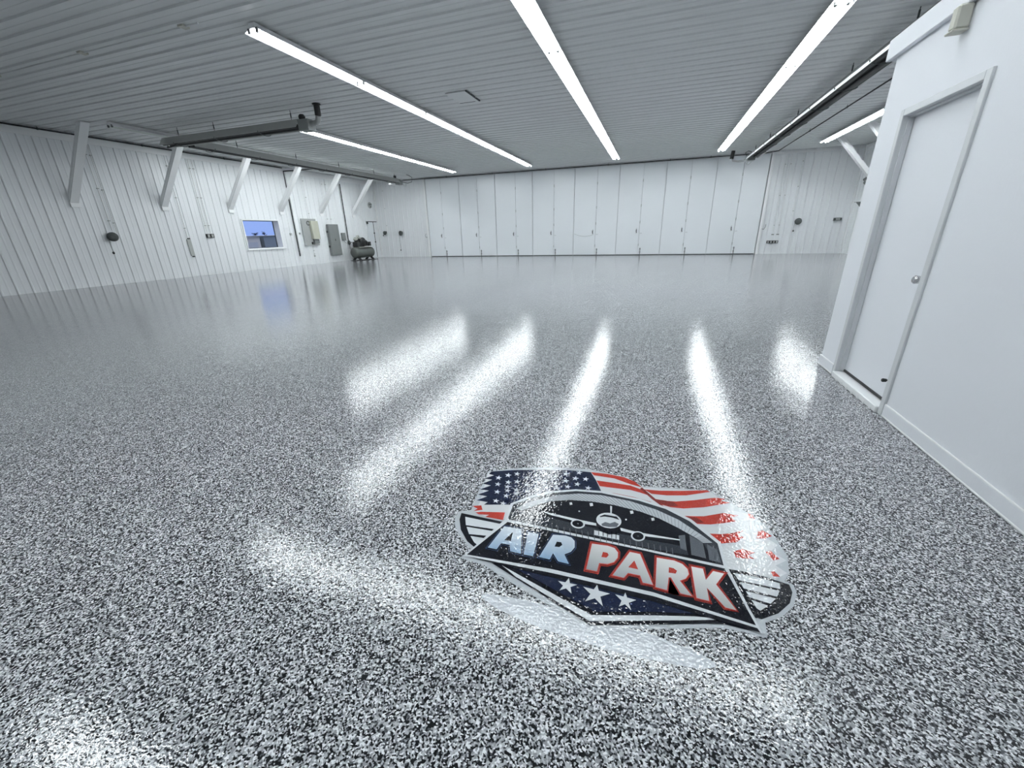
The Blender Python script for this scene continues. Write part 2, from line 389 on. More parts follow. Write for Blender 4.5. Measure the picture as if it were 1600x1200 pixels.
# box unit under the fascia
t = thing('emergency_light', 'beige emergency light box on the white office wall above the door', 'light', (XP, 3.53, 2.25))
MB().box(XP-.072, 3.535, 2.262, XP-.0, 3.60, 2.379, .010).build('housing', 'beige', t)
mb = MB(); mb.box(XP-.077, 3.53, 2.25, XP-.0, 3.61, 2.262, .004); mb.build('base_lip', 'beige', t)
mb = MB(); mb.lathe([(0, .006), (.004, .005)], (XP, 3.02, 2.2), (-1, 0, 0), 8)
solo('screw_head', mb, 'ring', 'tiny grey screw head in the white wall below the beige box', 'screw', None)

# ------------------------------------------------------------------ knee braces
def brace(x0, z0, x1, y, label, group, s=1):
    """x0, z0 at the wall, rising to x1 at the ceiling"""
    t = thing('knee_brace', label, 'brace', (x0, y, z0), group)
    d = Vector((x1-x0, 0, H-.02-z0)).normalized(); nrm = Vector((-d.z, 0, d.x))
    mb = MB(); hw = .10; hd = .07
    P = lambda u, v, e: (Vector((x0, y, z0)) + d*u + nrm*v + Vector((0, e, 0)))
    L = (H-.02-z0)/d.z
    vs = []
    for e in (-hw, hw):
        for v in (-hd, hd):
            # clip ends to the wall plane and the ceiling plane
            u0 = -(nrm.x*v)/d.x; u1 = (H-.02-z0-nrm.z*v)/d.z
            vs += [P(u0, v, e), P(u1, v, e)]
    mb.add(vs, [(0, 1, 3, 2), (4, 6, 7, 5), (0, 4, 5, 1), (2, 3, 7, 6), (0, 2, 6, 4), (1, 5, 7, 3)])
    mb.build('beam', 'trim', t)
    mb = MB(); w_ = .012                                  # raised centre batten of the wrap trim
    for e in (-hw-.006, hw-.004):
        vs = []
        for ee in (e, e+.010):
            for v in (-.02, .02):
                u0 = -(nrm.x*v)/d.x; u1 = (H-.02-z0-nrm.z*v)/d.z; vs += [P(u0, v, ee), P(u1, v, ee)]
        mb.add(vs, [(0, 1, 3, 2), (4, 6, 7, 5), (0, 4, 5, 1), (2, 3, 7, 6), (0, 2, 6, 4), (1, 5, 7, 3)])
    mb.build('batten', 'trim', t)
    mb = MB(); mb.box(x0, y-.115, z0-.20, x0+s*.045, y+.115, z0-.09, .003); mb.build('base_cap', 'trim', t)
ol = ['nearest', 'second nearest', 'third nearest', 'fourth nearest', 'fifth nearest', 'farthest']
for i in range(6):
    brace(XL+.022, 2.44, XL+1.62, 8.14+2.437*i, 'white diagonal knee brace on the left wall, %s of the six' % ol[i], 'white knee braces along the left wall')
for i, y in enumerate((20.35, 17.9)):
    brace(XR-.022, 2.44, XR-1.62, y, 'white diagonal knee brace on the far right wall, %s' % ('farther one, whole' if i == 0 else 'nearer one, half behind the office corner'), 'white knee braces on the right wall', -1)

# ------------------------------------------------------------------ strip lights
FZ = H-.024
def fixture(lit, name_label):
    t = thing('strip_light', name_label, 'light', (0, 0, FZ), 'fluorescent strip lights on the ceiling')
    L = 2.43; g = .004
    prof = [(-.055, 0), (.055, 0), (.055, -.05), (.150, -.098), (.155, -.112), (.149, -.112), (.143, -.102), (.05, -.056), (-.05, -.056), (-.143, -.102), (-.149, -.112), (-.155, -.112), (-.150, -.098), (-.055, -.05)]
    mb = MB(); mb.prism(prof, lambda x, z: (x, g, FZ+z), lambda x, z: (x, L-g, FZ+z)); mb.build('reflector', 'housing', t)
    for x in (-.075, .075):
        mb = MB(); mb.tube([(x, .034, FZ-.096), (x, L-.034, FZ-.096)], .019, 8); mb.build('lamp_tube', 'tube' if lit else 'tube_off', t)
    for x in (-.075, .075):
        for y in (.002, L-.032): MB().box(x-.019, y, FZ-.124, x+.019, y+.030, FZ-.06, .003).build('lamp_holder', 'holder', t)
    for y in (.0, L-.012): MB().box(-.054, y, FZ-.07, .054, y+.012, FZ-.001).build('end_plate', 'housing', t)
    return t
def place(proto, first, x, y, rz, label):
    if first: o = proto; o.location = (x, y, FZ); o['label'] = label
    else: o = dup(proto, (x, y, FZ), label)
    o.rotation_euler = (0, 0, rz)
    return o
# builder's mesh sits at the world origin with the Empty at FZ
lit = fixture(True, ''); off = fixture(False, '')
num = ['nearest', 'second nearest', 'third nearest', 'fourth nearest', 'third farthest', 'second farthest', 'farthest']
rows = [(-5.92, 5.83, 6, 'the long row left of the ceiling hatch'), (-1.95, 5.83, 6, 'the middle row right of the ceiling hatch'), (2.17, 5.83, 6, 'the row just left of the right-hand heater'),
        (-9.86, 10.80, 4, 'the short row starting at the black flue pipe'), (5.66, 10.60, 4, 'the row over the right-hand knee braces')]
first = True
for (x, y0, n, where) in rows:
    for k in range(n):
        o_ = num[k] if k < n//2+1 and k < 3 else ('farthest' if k == n-1 else ('second farthest' if k == n-2 else ('third farthest' if k == n-3 else num[k])))
        place(lit, first, x, y0+2.45*k, 0, 'lit white strip light, %s of %s' % (o_, where)); first = False
place(off, True, -13.9, 8.35, 0, 'unlit strip light above the left heater, near its front end')
for k in range(4): place(lit, False, -13.9, 10.80+2.45*k, 0, 'lit strip light hidden above the long left heater, %s' % ('nearest', 'second nearest', 'second farthest', 'farthest')[k])
for k in range(4): place(lit, False, -6.55+2.45*(k+1), 4.05, pi/2, 'crosswise lit strip light before the long rows, %s from the left' % ('first', 'second', 'third', 'fourth')[k])
for k in range(3): place(lit, False, -6.45+2.45*(k+1), 1.05, pi/2, 'crosswise lit strip light overhead behind the view, %s from the left' % ('first', 'second', 'third')[k])

# ------------------------------------------------------------------ radiant tube heaters
def hood_mb(axis, a, b_, c, zb, wid=.40, hgt=.20, top=.14):
    """open-bottomed trapezoid hood of sheet metal"""
    t_ = .006
    out = [(-wid/2, 0), (-top/2, hgt), (top/2, hgt), (wid/2, 0)]
    inn = [(wid/2-t_, 0), (top/2-t_, hgt-t_), (-top/2+t_, hgt-t_), (-wid/2+t_, 0)]
    poly = out + inn
    mb = MB()
    if axis == 'y': mb.prism(poly, lambda u, v: (c+u, a, zb+v), lambda u, v: (c+u, b_, zb+v))
    else: mb.prism(poly, lambda u, v: (a, c+u, zb+v), lambda u, v: (b_, c+u, zb+v))
    return mb
def heater(axis, a, b_, c, zb, label, rods, burner_end, hm='hood'):
    P = (lambda u, v, z: (c+v, u, z)) if axis == 'y' else (lambda u, v, z: (u, c+v, z))
    base = P((a+b_)/2, 0, zb)
    t = thing('tube_heater', label, 'heater', base)
    hood_mb(axis, a, b_, c, zb).build('reflector_hood', hm, t)
    for v in (-.105, .105):
        MB().tube([P(a+.05, v, zb+.045), P(b_-.05, v, zb+.045)], .05, 12).build('burner_tube', 'black', t)
    k = a+.6
    while k < b_-.3:
        mb = MB(); pts = [P(k+.10*cos(q)*0, .21*cos(q), zb+.03-.075*sin(q)) for q in [pi*i/10 for i in range(11)]]
        mb.tube(pts, .010, 6); mb.build('hanger_bracket', 'reel', t); k += 1.55
    for r_ in rods:
        mb = MB(); mb.tube([P(r_, 0, zb+.19), P(r_, 0, H-.03)], .007, 6); mb.tube([P(r_, 0, zb+.26), P(r_, 0, zb+.36)], .014, 6)
        mb.build('suspension_rod', 'reel', t)
    e = burner_end; sg = 1 if e == b_ else -1
    def bx(u0, v0, z0, u1, v1, z1, bev=.01):
        p, q = P(u0, v0, z0), P(u1, v1, z1); return MB().box(*p, *q, bev)
    bx(e, -.13, zb-.07, e+sg*.32, .13, zb+.17).build('burner_box', 'panel_grey', t)
    return t, P
hA, PA = heater('y', 9.75, 20.3, -13.05, 3.79, 'long grey tube heater with hood hung along the left wall', (11.3, 13.7, 16.0, 18.4, 20.1), 20.3)
MB().box(-13.3, 19.85, 3.67, -13.14, 20.2, 3.76, .01).build('control_box', 'trim', hA)
MB().tube([(-12.95, 20.62, 3.86), (-12.7, 20.75, 3.80), (-12.45, 20.75, 3.85), (-12.4, 20.7, 4.05), (-12.55, 20.7, 4.15), (-12.7, 20.7, 4.2)], .013, 6).build('wire', 'reel', hA)
MB().tube([(-12.9, 20.6, 3.78), (-12.85, 20.62, 3.66), (-12.75, 20.62, 3.65), (-12.72, 20.6, 3.78)], .009, 6).build('wire', 'ring', hA)
mb = MB(); mb.tube([(-13.45, 20.75, 3.95), (-13.45, 20.75, 4.2)], .07, 12); mb.build('intake_pipe', 'black', hA)
hB, PB = heater('x', -13.55, -8.62, 9.43, 3.79, 'shorter grey tube heater hung crosswise before the left row of lights', (-12.95, -11.56, -8.9), -8.62)
mb = MB(); mb.tube([(-8.30, 9.43, 3.87), (-8.12, 9.40, 3.87), (-8.04, 9.37, 3.90), (-8.0, 9.35, 3.99)], .062, 12); mb.build('flue_elbow', 'steel', hB)
mb = MB(); mb.tube([(-8.0, 9.35, 3.99), (-7.98, 9.33, 4.20)], .07, 14); mb.lathe([(0, .10), (.012, .10), (.018, .075)], (-7.98, 9.33, 4.226), (0, 0, -1), 16); mb.build('flue_pipe', 'black', hB)
mb = MB(); mb.lathe([(0, .06), (.05, .08), (.09, .08), (.13, .05)], (-8.62+.08, 9.40, 3.95), (0, 0, 1), 12); mb.build('fan_housing', 'black', hB)
mb = MB(); mb.tube([(-12.9, 9.3, 3.80), (-12.95, 9.2, 3.72), (-13.2, 9.2, 3.70), (-13.3, 9.3, 3.76)], .018, 6); mb.build('wire', 'black', hB)
hC, PC = heater('y', 7.8, 20.8, 3.40, 3.81, 'long black tube heater with bright hood edge hung right of the middle', (9.1, 11.4, 14.9, 18.0, 20.3), 20.8, 'hood_dark')
for (xa, xb) in ((3.190, 3.200), (3.600, 3.610)):  # lip raised and painted white to stand in for the lamp-lit hood side
    mb = MB(); mb.prism([(xa, 3.785), (xb, 3.785), (xb+(.03 if xa < 3.4 else -.03), 3.87), (xa+(.03 if xa < 3.4 else -.03), 3.87)], lambda x, z: (x, 7.8, z), lambda x, z: (x, 20.8, z)); mb.build('lit_hood_lip', 'trim', hC)
mb = MB(); mb.tube([(3.30, 21.1, 3.86), (3.18, 21.3, 3.80), (2.95, 21.3, 3.80), (2.78, 21.3, 3.83), (2.72, 21.3, 3.92)], .04, 8); mb.build('flue_elbow', 'steel', hC)
mb = MB(); mb.tube([(2.72, 21.3, 3.90), (2.75, 21.3, 4.2)], .075, 12); mb.build('flue_pipe', 'black', hC)
mb = MB(); mb.tube([(3.34, 21.1, 3.78), (3.28, 21.12, 3.64), (3.36, 21.12, 3.62), (3.46, 21.12, 3.72)], .010, 6); mb.build('wire', 'ring', hC)
mb = MB(); mb.tube([(3.25, 21.1, 3.95), (3.2, 21.2, 4.08), (3.3, 21.2, 4.14), (3.42, 21.2, 4.1), (3.4, 21.2, 3.98)], .014, 6); mb.build('wire', 'reel', hC)

# ------------------------------------------------------------------ black gas pipes
def pipe(name, pts, r, m, label, cat, hangers=(), group=None):
    t = thing(name, label, cat, pts[0], group)
    MB().tube(pts, r, 10).build('pipe', m, t)
    for h_ in hangers:
        mb = MB(); x, y, z = h_; mb.tube([(x, y, z-.02), (x, y, H-.01)], .006, 6); mb.lathe([(-.012, r+.012), (.012, r+.012)], (x, y, z), (1, 0, 0) if abs(pts[0][0]-pts[-1][0]) > abs(pts[0][1]-pts[-1][1]) else (0, 1, 0), 12)
        mb.build('pipe_hanger', 'reel', t)
    return t
pipe('gas_pipe', [(XL+.10, YF+.3, 4.17), (XL+.10, 15.9, 4.17)], .020, 'black', 'black gas pipe running along the top of the left wall', 'pipe', [(XL+.10, y, 4.17) for y in (7.9, 10.4, 13.2)])
pipe('gas_pipe', [(-14.6, 22.3, 4.16), (3.2, 22.3, 4.16), (4.15, 22.3, 4.16), (4.55, 21.9, 4.16), (4.55, 4.6, 4.16)], .018, 'black',
     'black gas pipe along the top of the white doors, turning along the ceiling at right', 'pipe', [(-11.2, 22.3, 4.16), (-8.5, 22.3, 4.16), (-5.6, 22.3, 4.16), (-2.5, 22.3, 4.16), (0.3, 22.3, 4.16), (2.0, 22.3, 4.16), (4.55, 18.0, 4.16), (4.55, 15.0, 4.16), (4.55, 12.0, 4.16)])
pipe('drop_pipe', [(-13.3, 15.98, 4.03), (XL+.07, 15.98, 4.05), (XL+.07, 15.98, 3.1), (XL+.07, 15.98, .42)], .026, 'black', 'black vertical pipe dropping down the left wall right of the window', 'pipe')
mb = MB(); mb.box(XL+.02, 16.08, .5, XL+.05, 16.17, 4.1); struct('trim_9', mb, 'trim')
t = pipe('drop_pipe', [(XL+.07, 19.55, 3.85), (XL+.07, 19.55, 1.0)], .024, 'black', 'black vertical pipe ending in a valve behind the air compressor', 'pipe')
mb = MB(); mb.lathe([(-.12, .03), (-.06, .075), (.06, .075), (.12, .03)], (XL+.10, 19.55, .93), (0, 0, 1), 10); mb.tube([(XL+.1, 19.48, .93), (XL+.25, 19.62, .95)], .02, 6); mb.build('valve', 'reel', t)
mb = MB(); mb.tube([(XL+.09, 19.56, .85), (XL+.10, 19.62, .5), (XL+.12, 19.66, .06)], .035, 8); mb.build('lower_pipe', 'ring', t)

# ------------------------------------------------------------------ white conduits on the walls
def conduit(pts, label, r=.014):
    t = thing('conduit', label, 'conduit', pts[0]); MB().tube(pts, r, 8).build('pipe', 'trim', t)
    mb = MB(); p, q = Vector(pts[0]), Vector(pts[-1])
    for f in (.12, .5, .88):
        c = p.lerp(q, f); mb.box(c.x-.02, c.y-.028, c.z-.012, c.x+.02, c.y+.028, c.z+.012, .003)
    mb.build('strap', 'ring', t)
XW = XL+.045
for y, z0, lb in ((8.93, 1.53, 'thin white conduit down the left wall to the nearest cord reel'), (8.82, 1.6, 'second thin white conduit left of the one feeding the nearest cord reel'),
                  (11.03, 1.36, 'white conduit above the tall narrow grey raceway'), (11.80, 1.46, 'left one of two white conduits above the black outlet box'), (11.93, 1.46, 'right one of two white conduits above the black outlet box'),
                  (17.05, 2.12, 'white conduit above the beige breaker panel'), (18.25, 1.86, 'left one of two conduits above the tall grey cabinet'), (18.5, 1.86, 'right one of two conduits above the tall grey cabinet')):
    conduit([(XW, y, z0), (XW, y, 3.98)], lb)
for x, z0, lb in ((5.02, .85, 'left one of two white conduits above the black outlet strip'), (5.22, .85, 'right one of two white conduits above the black outlet strip'), (5.66, 1.5, 'white conduit left of the right-hand cord reel')):
    conduit([(x, YB-.045, z0), (x, YB-.045, 4.08)], lb)
conduit([(-15.5, YB-.045, 1.5), (-15.5, YB-.045, 4.0)], 'white conduit above the cord reel nearest the back left corner')
# thin conduit across the ceiling, left
mb = MB(); yc = 5.54
t = thing('ceiling_conduit', 'thin white conduit crossing the ceiling at the upper left', 'conduit', (-11, yc, H))
MB().tube([(XL+.2, yc, H-.036), (-6.6, yc, H-.036)], .012, 8).build('pipe', 'ceil', t)
for x in (-14, -11.9, -9.3, -6.9): MB().box(x-.05, yc-.06, H-.05, x+.05, yc+.06, H-.022, .004).build('clamp', 'beige', t)

# ------------------------------------------------------------------ ceiling hatch
t = thing('ceiling_hatch', 'flat square hatch panel in the ribbed ceiling between two light rows', 'hatch', (-4.57, 10.25, H))
MB().box(-4.83, 9.86, H-.034, -4.34, 10.62, H-.020, .003).build('panel', 'ceil', t)
mb = MB(); mb.box(-4.33, 9.86, H-.036, -4.30, 10.66, H-.012); mb.box(-4.83, 10.63, H-.036, -4.42, 10.645, H-.012); mb.build('shadow_gap', 'dark_gap', t)
# small detector and fan-like units
def round_unit(c, axis, label):
    t = thing('round_wall_unit', label, 'wall fixture', c); A = Vector(axis)
    MB().lathe([(0, .17), (.03, .17), (.045, .13)], c, axis, 24).build('backplate', 'ring', t)
    mb = MB(); q = Vector((0, 0, 1)); s_ = A.cross(q).normalized()
    for k in range(3):
        a = 2*pi*k/3+.4; p = Vector(c) + A*.05 + (s_*cos(a) + q*sin(a))*.085
        mb.lathe([(0, .055), (.03, .05), (.05, .02)], p, axis, 12)
    mb.build('lamp_head', 'panel_grey', t)
round_unit((XL+.02, 21.9, 2.93), (1, 0, 0), 'small round grey wall unit high above the corner door at left')
round_unit((XR-.02, 21.65, 2.84), (-1, 0, 0), 'small round grey wall unit under the right knee brace')
t = thing('wall_bracket', 'small grey triangular wall bracket below the round unit at right', 'bracket', (XR, 21.5, 1.98))
mb = MB(); mb.box(XR-.26, 21.42, 2.02, XR-.02, 21.66, 2.045, .004); mb.build('shelf', 'ring', t)
mb = MB(); mb.prism([(0, 0), (.22, 0), (0, -.24)], lambda u, v: (XR-.02-u, 21.5, 2.02+v), lambda u, v: (XR-.02-u, 21.53, 2.02+v)); mb.build('gusset', 'panel_grey', t)

# ------------------------------------------------------------------ cord reels
def reel(c, axis, label, drop=.42, big=1.0):
    t = thing('cord_reel', label, 'cord reel', c); A = Vector(axis); O = Vector(c)
    s_ = A.cross(Vector((0, 0, 1))).normalized()
    mb = MB(); p = O + A*.02
    mb.box(*(p - s_*.05 - Vector((0, 0, .07)) - A*.02), *(p + s_*.05 + Vector((0, 0, .07)) + A*.03), .008); mb.tube([p, p+A*.10], .025, 8); mb.build('bracket', 'black', t)
    p2 = O + A*.12 + s_*.02*big - Vector((0, 0, .03))
    mb = MB(); mb.lathe([(-.05, .05), (-.045, .12*big), (-.03, .135*big), (.05, .135*big), (.065, .12*big), (.07, .05)], p2, (A + s_*.35), 24); mb.build('drum', 'reel', t)
    q = p2 + s_*.12 - Vector((0, 0, .07))
    mb = MB(); mb.tube([q, q - Vector((0, 0, drop*.5)) + s_*.01, q - Vector((0, 0, drop))], .007, 6); mb.build('cord', 'reel', t)
    mb = MB(); e = q - Vector((0, 0, drop)); mb.lathe([(0, .014), (.02, .03), (.06, .03), (.08, .012)], e, (0, 0, -1), 10); mb.build('plug', 'black', t)
    return t
reel((XL+.02, 8.74, 1.45), (1, 0, 0), 'dark grey cord reel on the left wall with its cord hanging down', .36)
reel((-15.62, YB-.02, 1.42), (0, -1, 0), 'small dark cord reel on the back wall, the one closest to the corner', .03, .8)
reel((-14.5, YB-.02, 1.38), (0, -1, 0), 'round dark cord reel on the back wall, between the corner reel and the white doors', .85)
reel((5.93, YB-.02, 1.40), (0, -1, 0), 'dark cord reel on the back wall at right with short cord and plug', .28)

# ------------------------------------------------------------------ outlets and small boxes
def outlet_box(face, a, b_, z0, z1, d, label, n, m='black', cat='outlet'):
    """face 'L' on left wall (a, b_ along y) or 'B' on back wall (a, b_ along x)"""
    Q = (lambda u, v, z: (XL+.022+v, u, z)) if face == 'L' else (lambda u, v, z: (u, YB-.022-v, z))
    t = thing('outlet_box', label, cat, Q((a+b_)/2, 0, z0))
    MB().box(*Q(a, 0, z0), *Q(b_, d, z1), .004).build('box', m, t)
    for k in range(n):
        u = a + (b_-a)*(k+.5)/n; mb = MB()
        mb.box(*Q(u-(b_-a)*.28/n, d, z0+.02), *Q(u+(b_-a)*.28/n, d+.008, z1-.02), .003)
        mb.build('socket_face', 'ring', t)
    return t
outlet_box('L', 11.73, 12.02, 1.33, 1.47, .06, 'black double outlet box on the left wall below two conduits', 2)
outlet_box('B', 4.84, 5.30, .46, .58, .05, 'black outlet strip low on the back wall right of the white doors', 4)
outlet_box('B', 4.98, 5.08, .82, .86, .04, 'left small grey conduit fitting above the black outlet strip', 1, 'panel_grey')
outlet_box('B', 5.18, 5.28, .82, .86, .04, 'right small grey conduit fitting above the black outlet strip', 1, 'panel_grey')
outlet_box('B', 7.24, 7.52, 1.36, 1.47, .10, 'dark rectangular box on the back wall near the right corner', 1, 'reel', 'wall box')
outlet_box('L', 15.66, 15.76, 1.36, 1.46, .05, 'small grey switch box left of the long vertical pipe', 1, 'ring', 'switch')
outlet_box('L', 16.22, 16.30, 1.40, 1.48, .04, 'small pale switch box right of the long vertical pipe', 1, 'ring', 'switch')
outlet_box('L', 16.90, 16.98, .34, .42, .04, 'tiny grey outlet low on the wall below the beige breaker panel', 1, 'ring', 'outlet')
t = thing('raceway', 'narrow vertical pale raceway on the left wall with a fitting at each end', 'raceway', (XL, 11.05, .7))
MB().box(XL+.022, 10.98, .72, XL+.05, 11.12, 1.30, .004).build('channel', 'ring', t)
for z in (1.32, .70): MB().box(XL+.022, 11.02, z-.02, XL+.07, 11.10, z+.02, .004).build('fitting', 'reel', t)
conduit([(XW, 16.94, .42), (XW, 16.94, .86)], 'short conduit below the grey backboard of the beige panel', .009)

# ------------------------------------------------------------------ electric panels
t = thing('breaker_panel', 'beige breaker panel on a grey backboard right of the window', 'electric panel', (XL, 16.9, .87))
MB().box(XL+.045, 16.44, .87, XL+.07, 17.38, 2.10, .003).build('backboard', 'board_grey', t)
MB().box(XL+.055, 16.92, 1.17, XL+.21, 17.36, 2.0, .008).build('cover', 'panel_beige', t)
MB().box(XL+.055, 17.02, .97, XL+.14, 17.34, 1.15, .006).build('lower_box', 'panel_grey', t)
mb = MB(); mb.tube([(XL+.07, 16.86+.09*cos(q), 1.90+.09*sin(q)) for q in [2*pi*i/16 for i in range(17)]], .016, 8); mb.build('coiled_wire', 'black', t)
mb = MB(); mb.tube([(XL+.06, 16.8, 1.83), (XL+.06, 16.62, 1.6), (XL+.06, 16.58, 1.3)], .006, 6); mb.tube([(XL+.1, 16.98, 1.85), (XL+.1, 16.97, 1.2), (XL+.12, 17.0, .92)], .02, 8); mb.build('cable', 'reel', t)
mb = MB(); mb.box(XL+.055, 16.86, .93, XL+.10, 16.96, 1.04, .006); mb.build('junction_box', 'black', t)
t = thing('electric_cabinet', 'tall grey electric cabinet on the left wall next to the compressor', 'electric cabinet', (XL, 18.4, .33))
MB().box(XL+.045, 18.06, .33, XL+.20, 18.76, 1.86, .008).build('body', 'panel_grey', t)
MB().box(XL+.20, 18.09, .36, XL+.215, 18.73, 1.83, .004).build('cover', 'panel_grey', t)
for z in (.78, 1.5): MB().box(XL+.03, 18.03, z-.05, XL+.12, 18.06, z+.05, .004).build('hinge', 'reel', t)
MB().box(XL+.215, 18.36, 1.05, XL+.235, 18.40, 1.15, .003).build('latch', 'reel', t)
t = thing('disconnect_switch', 'small grey disconnect box between the tall cabinet and the black pipe', 'switch box', (XL, 19.2, 1.0))
MB().box(XL+.022, 19.08, 1.05, XL+.12, 19.33, 1.44, .008).build('box', 'panel_grey', t)
MB().tube([(XL+.08, 19.2, 1.05), (XL+.10, 19.28, .92), (XL+.10, 19.40, .9)], .012, 6).build('cable', 'ring', t)

# ------------------------------------------------------------------ door in the far left corner
d2 = bpy.data.objects.new('door_2', None); COL.objects.link(d2); d2.location = (XL, 21.4, 0); d2['kind'] = 'structure'
MB().box(XL+.024, 21.42, .02, XL+.05, 21.95, 2.0, .003).build('door_leaf', 'door', d2)
mb = MB(); mb.box(XL+.024, 21.35, 2.01, XL+.07, 22.3, 2.05, .003); mb.box(XL+.024, 21.955, .02, XL+.055, 21.99, 2.01); mb.build('door_track', 'reel', d2)
MB().box(XL+.05, 21.36, 1.9, XL+.10, 21.45, 2.01, .004).build('door_closer', 'black', d2)
for z in (.9, 1.4): MB().box(XL+.05, 21.9, z-.03, XL+.10, 21.97, z+.03, .004).build('door_latch', 'black', d2)

# ------------------------------------------------------------------ air compressor
cx, cz = -15.32, .40
t = thing('air_compressor', 'grey-green horizontal air compressor standing on the floor in the far left corner', 'air compressor', (cx, 19.5, 0))
R_ = .28; y0, y1 = 19.0, 20.3
prof = []
for k in range(7): a = pi/2*k/6; prof.append((-.16*cos(a), R_*sin(a)))
prof2 = [(y1-y0+.16*sin(a), R_*cos(a)) for a in [pi/2*k/6 for k in range(7)]]
MB().lathe(prof+prof2, (cx, y0, cz), (0, 1, 0), 28).build('tank', 'tank', t)
for y in (y0+.12, y1-.12):
    for s in (-1, 1):
        mb = MB(); mb.prism([(s*.10, .20), (s*.26, .05), (s*.30, .0), (s*.20, .0), (s*.16, .03), (s*.02, .16)], lambda u, v: (cx+u, y-.05, v), lambda u, v: (cx+u, y+.05, v)); mb.build('foot', 'black', t)
mb = MB(); mb.box(cx-.20, y0+.15, cz+R_-.03, cx+.22, y1-.20, cz+R_+.015, .006); mb.build('platform', 'cast', t)
py = y0+.42; zt = cz+R_+.015
MB().box(cx-.19, py-.32, zt, cx+.18, py+.28, zt+.26, .04).build('crankcase', 'rubber', t)
for s_ in (-1, 1):
    mb = MB(); o_ = Vector((cx-.02, py+s_*.09, zt+.20)); ax = Vector((0, s_*.5, 1)).normalized()
    for k in range(7): mb.lathe([(0, .08), (.008, .115), (.016, .115), (.024, .08)], o_+ax*(.01+.027*k), ax, 16)
    mb.build('cylinder', 'rubber', t)
    mb = MB(); mb.lathe([(0, .125), (.07, .125), (.10, .09)], o_+ax*.19, ax, 14); mb.build('cylinder_head', 'cast', t)
mb = MB(); mb.lathe([(0, .06), (.03, .085), (.10, .085), (.13, .05)], (cx+.02, py-.05, zt+.46), (0, 0, 1), 16); mb.build('air_filter', 'cast', t)
mb = MB(); mb.lathe([(-.03, .03), (-.03, .22), (.03, .22), (.03, .03)], (cx+.20, py+.10, zt+.25), (1, 0, 0), 24)
for k in range(6):
    a = 2*pi*k/6; mb.box(cx+.17, py+.10+.12*cos(a)-.03, zt+.25+.12*sin(a)-.03, cx+.235, py+.10+.12*cos(a)+.03, zt+.25+.12*sin(a)+.03)
mb.build('flywheel', 'black', t)
my = y1-.42
MB().lathe([(-.22, .06), (-.20, .15), (.13, .15), (.16, .10), (.18, .04)], (cx, my, zt+.17), (1, 0, 0), 20).build('motor', 'tank', t)
MB().lathe([(-.02, .08), (.02, .08)], (cx+.20, my, zt+.17), (1, 0, 0), 16).build('motor_pulley', 'black', t)
mb = MB(); bel = [(cx+.20, py+.10+.22*cos(a), zt+.25+.22*sin(a)) for a in [pi/2+pi*k/8 for k in range(9)]] + [(cx+.20, my+.08*cos(a), zt+.17+.08*sin(a)) for a in [-pi/2+pi*k/6 for k in range(7)]]
mb.tube(bel+[bel[0]], .014, 6); mb.build('belt', 'rubber', t)
mb = MB(); mb.tube([(cx+.03, py+.22, zt+.36), (cx+.05, py+.40, zt+.30), (cx+.02, py+.42, zt+.02), (cx, py+.40, zt-.02)], .018, 8); mb.build('discharge_pipe', 'steel', t)
MB().box(cx-.14, py+.3, zt, cx+.1, my-.18, zt+.16, .02).build('belt_guard', 'black', t)
mb = MB(); mb.box(cx-.02, y1-.20, zt+.02, cx+.15, y1-.03, zt+.24, .01); mb.build('pressure_switch', 'black', t)
mb = MB(); mb.lathe([(0, .05), (.01, .05), (.015, .045)], (cx+.05, y0-.11, cz+.02), (.4, -1, 0), 16); mb.build('port_cap', 'rubber', t)
mb = MB(); mb.box(cx-.32, y0-.05, .0, cx+.36, y1+.12, .012, .004)
t.location.z = .013
solo('rubber_mat', mb, 'rubber', 'dark rubber mat lying under the grey-green air compressor', 'mat')

# ------------------------------------------------------------------ AIR PARK emblem sealed into the floor
def printed(name, col, col2=None, grad=None, speck=.12):
    """ink under the clear coat; grad = (p0, p1) floor points between which the print fades col -> col2"""
    m = mat(name, col, .1); n = m.node_tree; b = n.nodes['Principled BSDF']
    g = n.nodes.new('ShaderNodeNewGeometry')
    nz = n.nodes.new('ShaderNodeTexNoise'); nz.inputs['Scale'].default_value = 260; nz.inputs['Detail'].default_value = 2
    n.links.new(g.outputs['Position'], nz.inputs['Vector'])
    base = n.nodes.new('ShaderNodeMix'); base.data_type = 'RGBA'
    base.inputs[6].default_value = (*col, 1); base.inputs[7].default_value = (*(col2 or col), 1)
    if grad:
        p0, p1 = Vector(grad[0]), Vector(grad[1]); d = p1-p0; L2 = d.length_squared
        dp = n.nodes.new('ShaderNodeVectorMath'); dp.operation = 'DOT_PRODUCT'; dp.inputs[1].default_value = d/L2
        sb = n.nodes.new('ShaderNodeVectorMath'); sb.operation = 'SUBTRACT'; sb.inputs[1].default_value = p0
        n.links.new(g.outputs['Position'], sb.inputs[0]); n.links.new(sb.outputs[0], dp.inputs[0]); n.links.new(dp.outputs['Value'], base.inputs[0])
    else: base.inputs[0].default_value = 0
    mx = n.nodes.new('ShaderNodeMix'); mx.data_type = 'RGBA'; mx.blend_type = 'MIX'
    mp = n.nodes.new('ShaderNodeMapRange'); mp.inputs[1].default_value = .58; mp.inputs[2].default_value = .72; mp.inputs[4].default_value = speck
    n.links.new(nz.outputs[0], mp.inputs[0]); n.links.new(mp.outputs[0], mx.inputs[0])
    n.links.new(base.outputs[2], mx.inputs[6]); mx.inputs[7].default_value = (.55, .57, .6, 1)
    n.links.new(mx.outputs[2], b.inputs['Base Color']); gloss_floor(m)
    return m
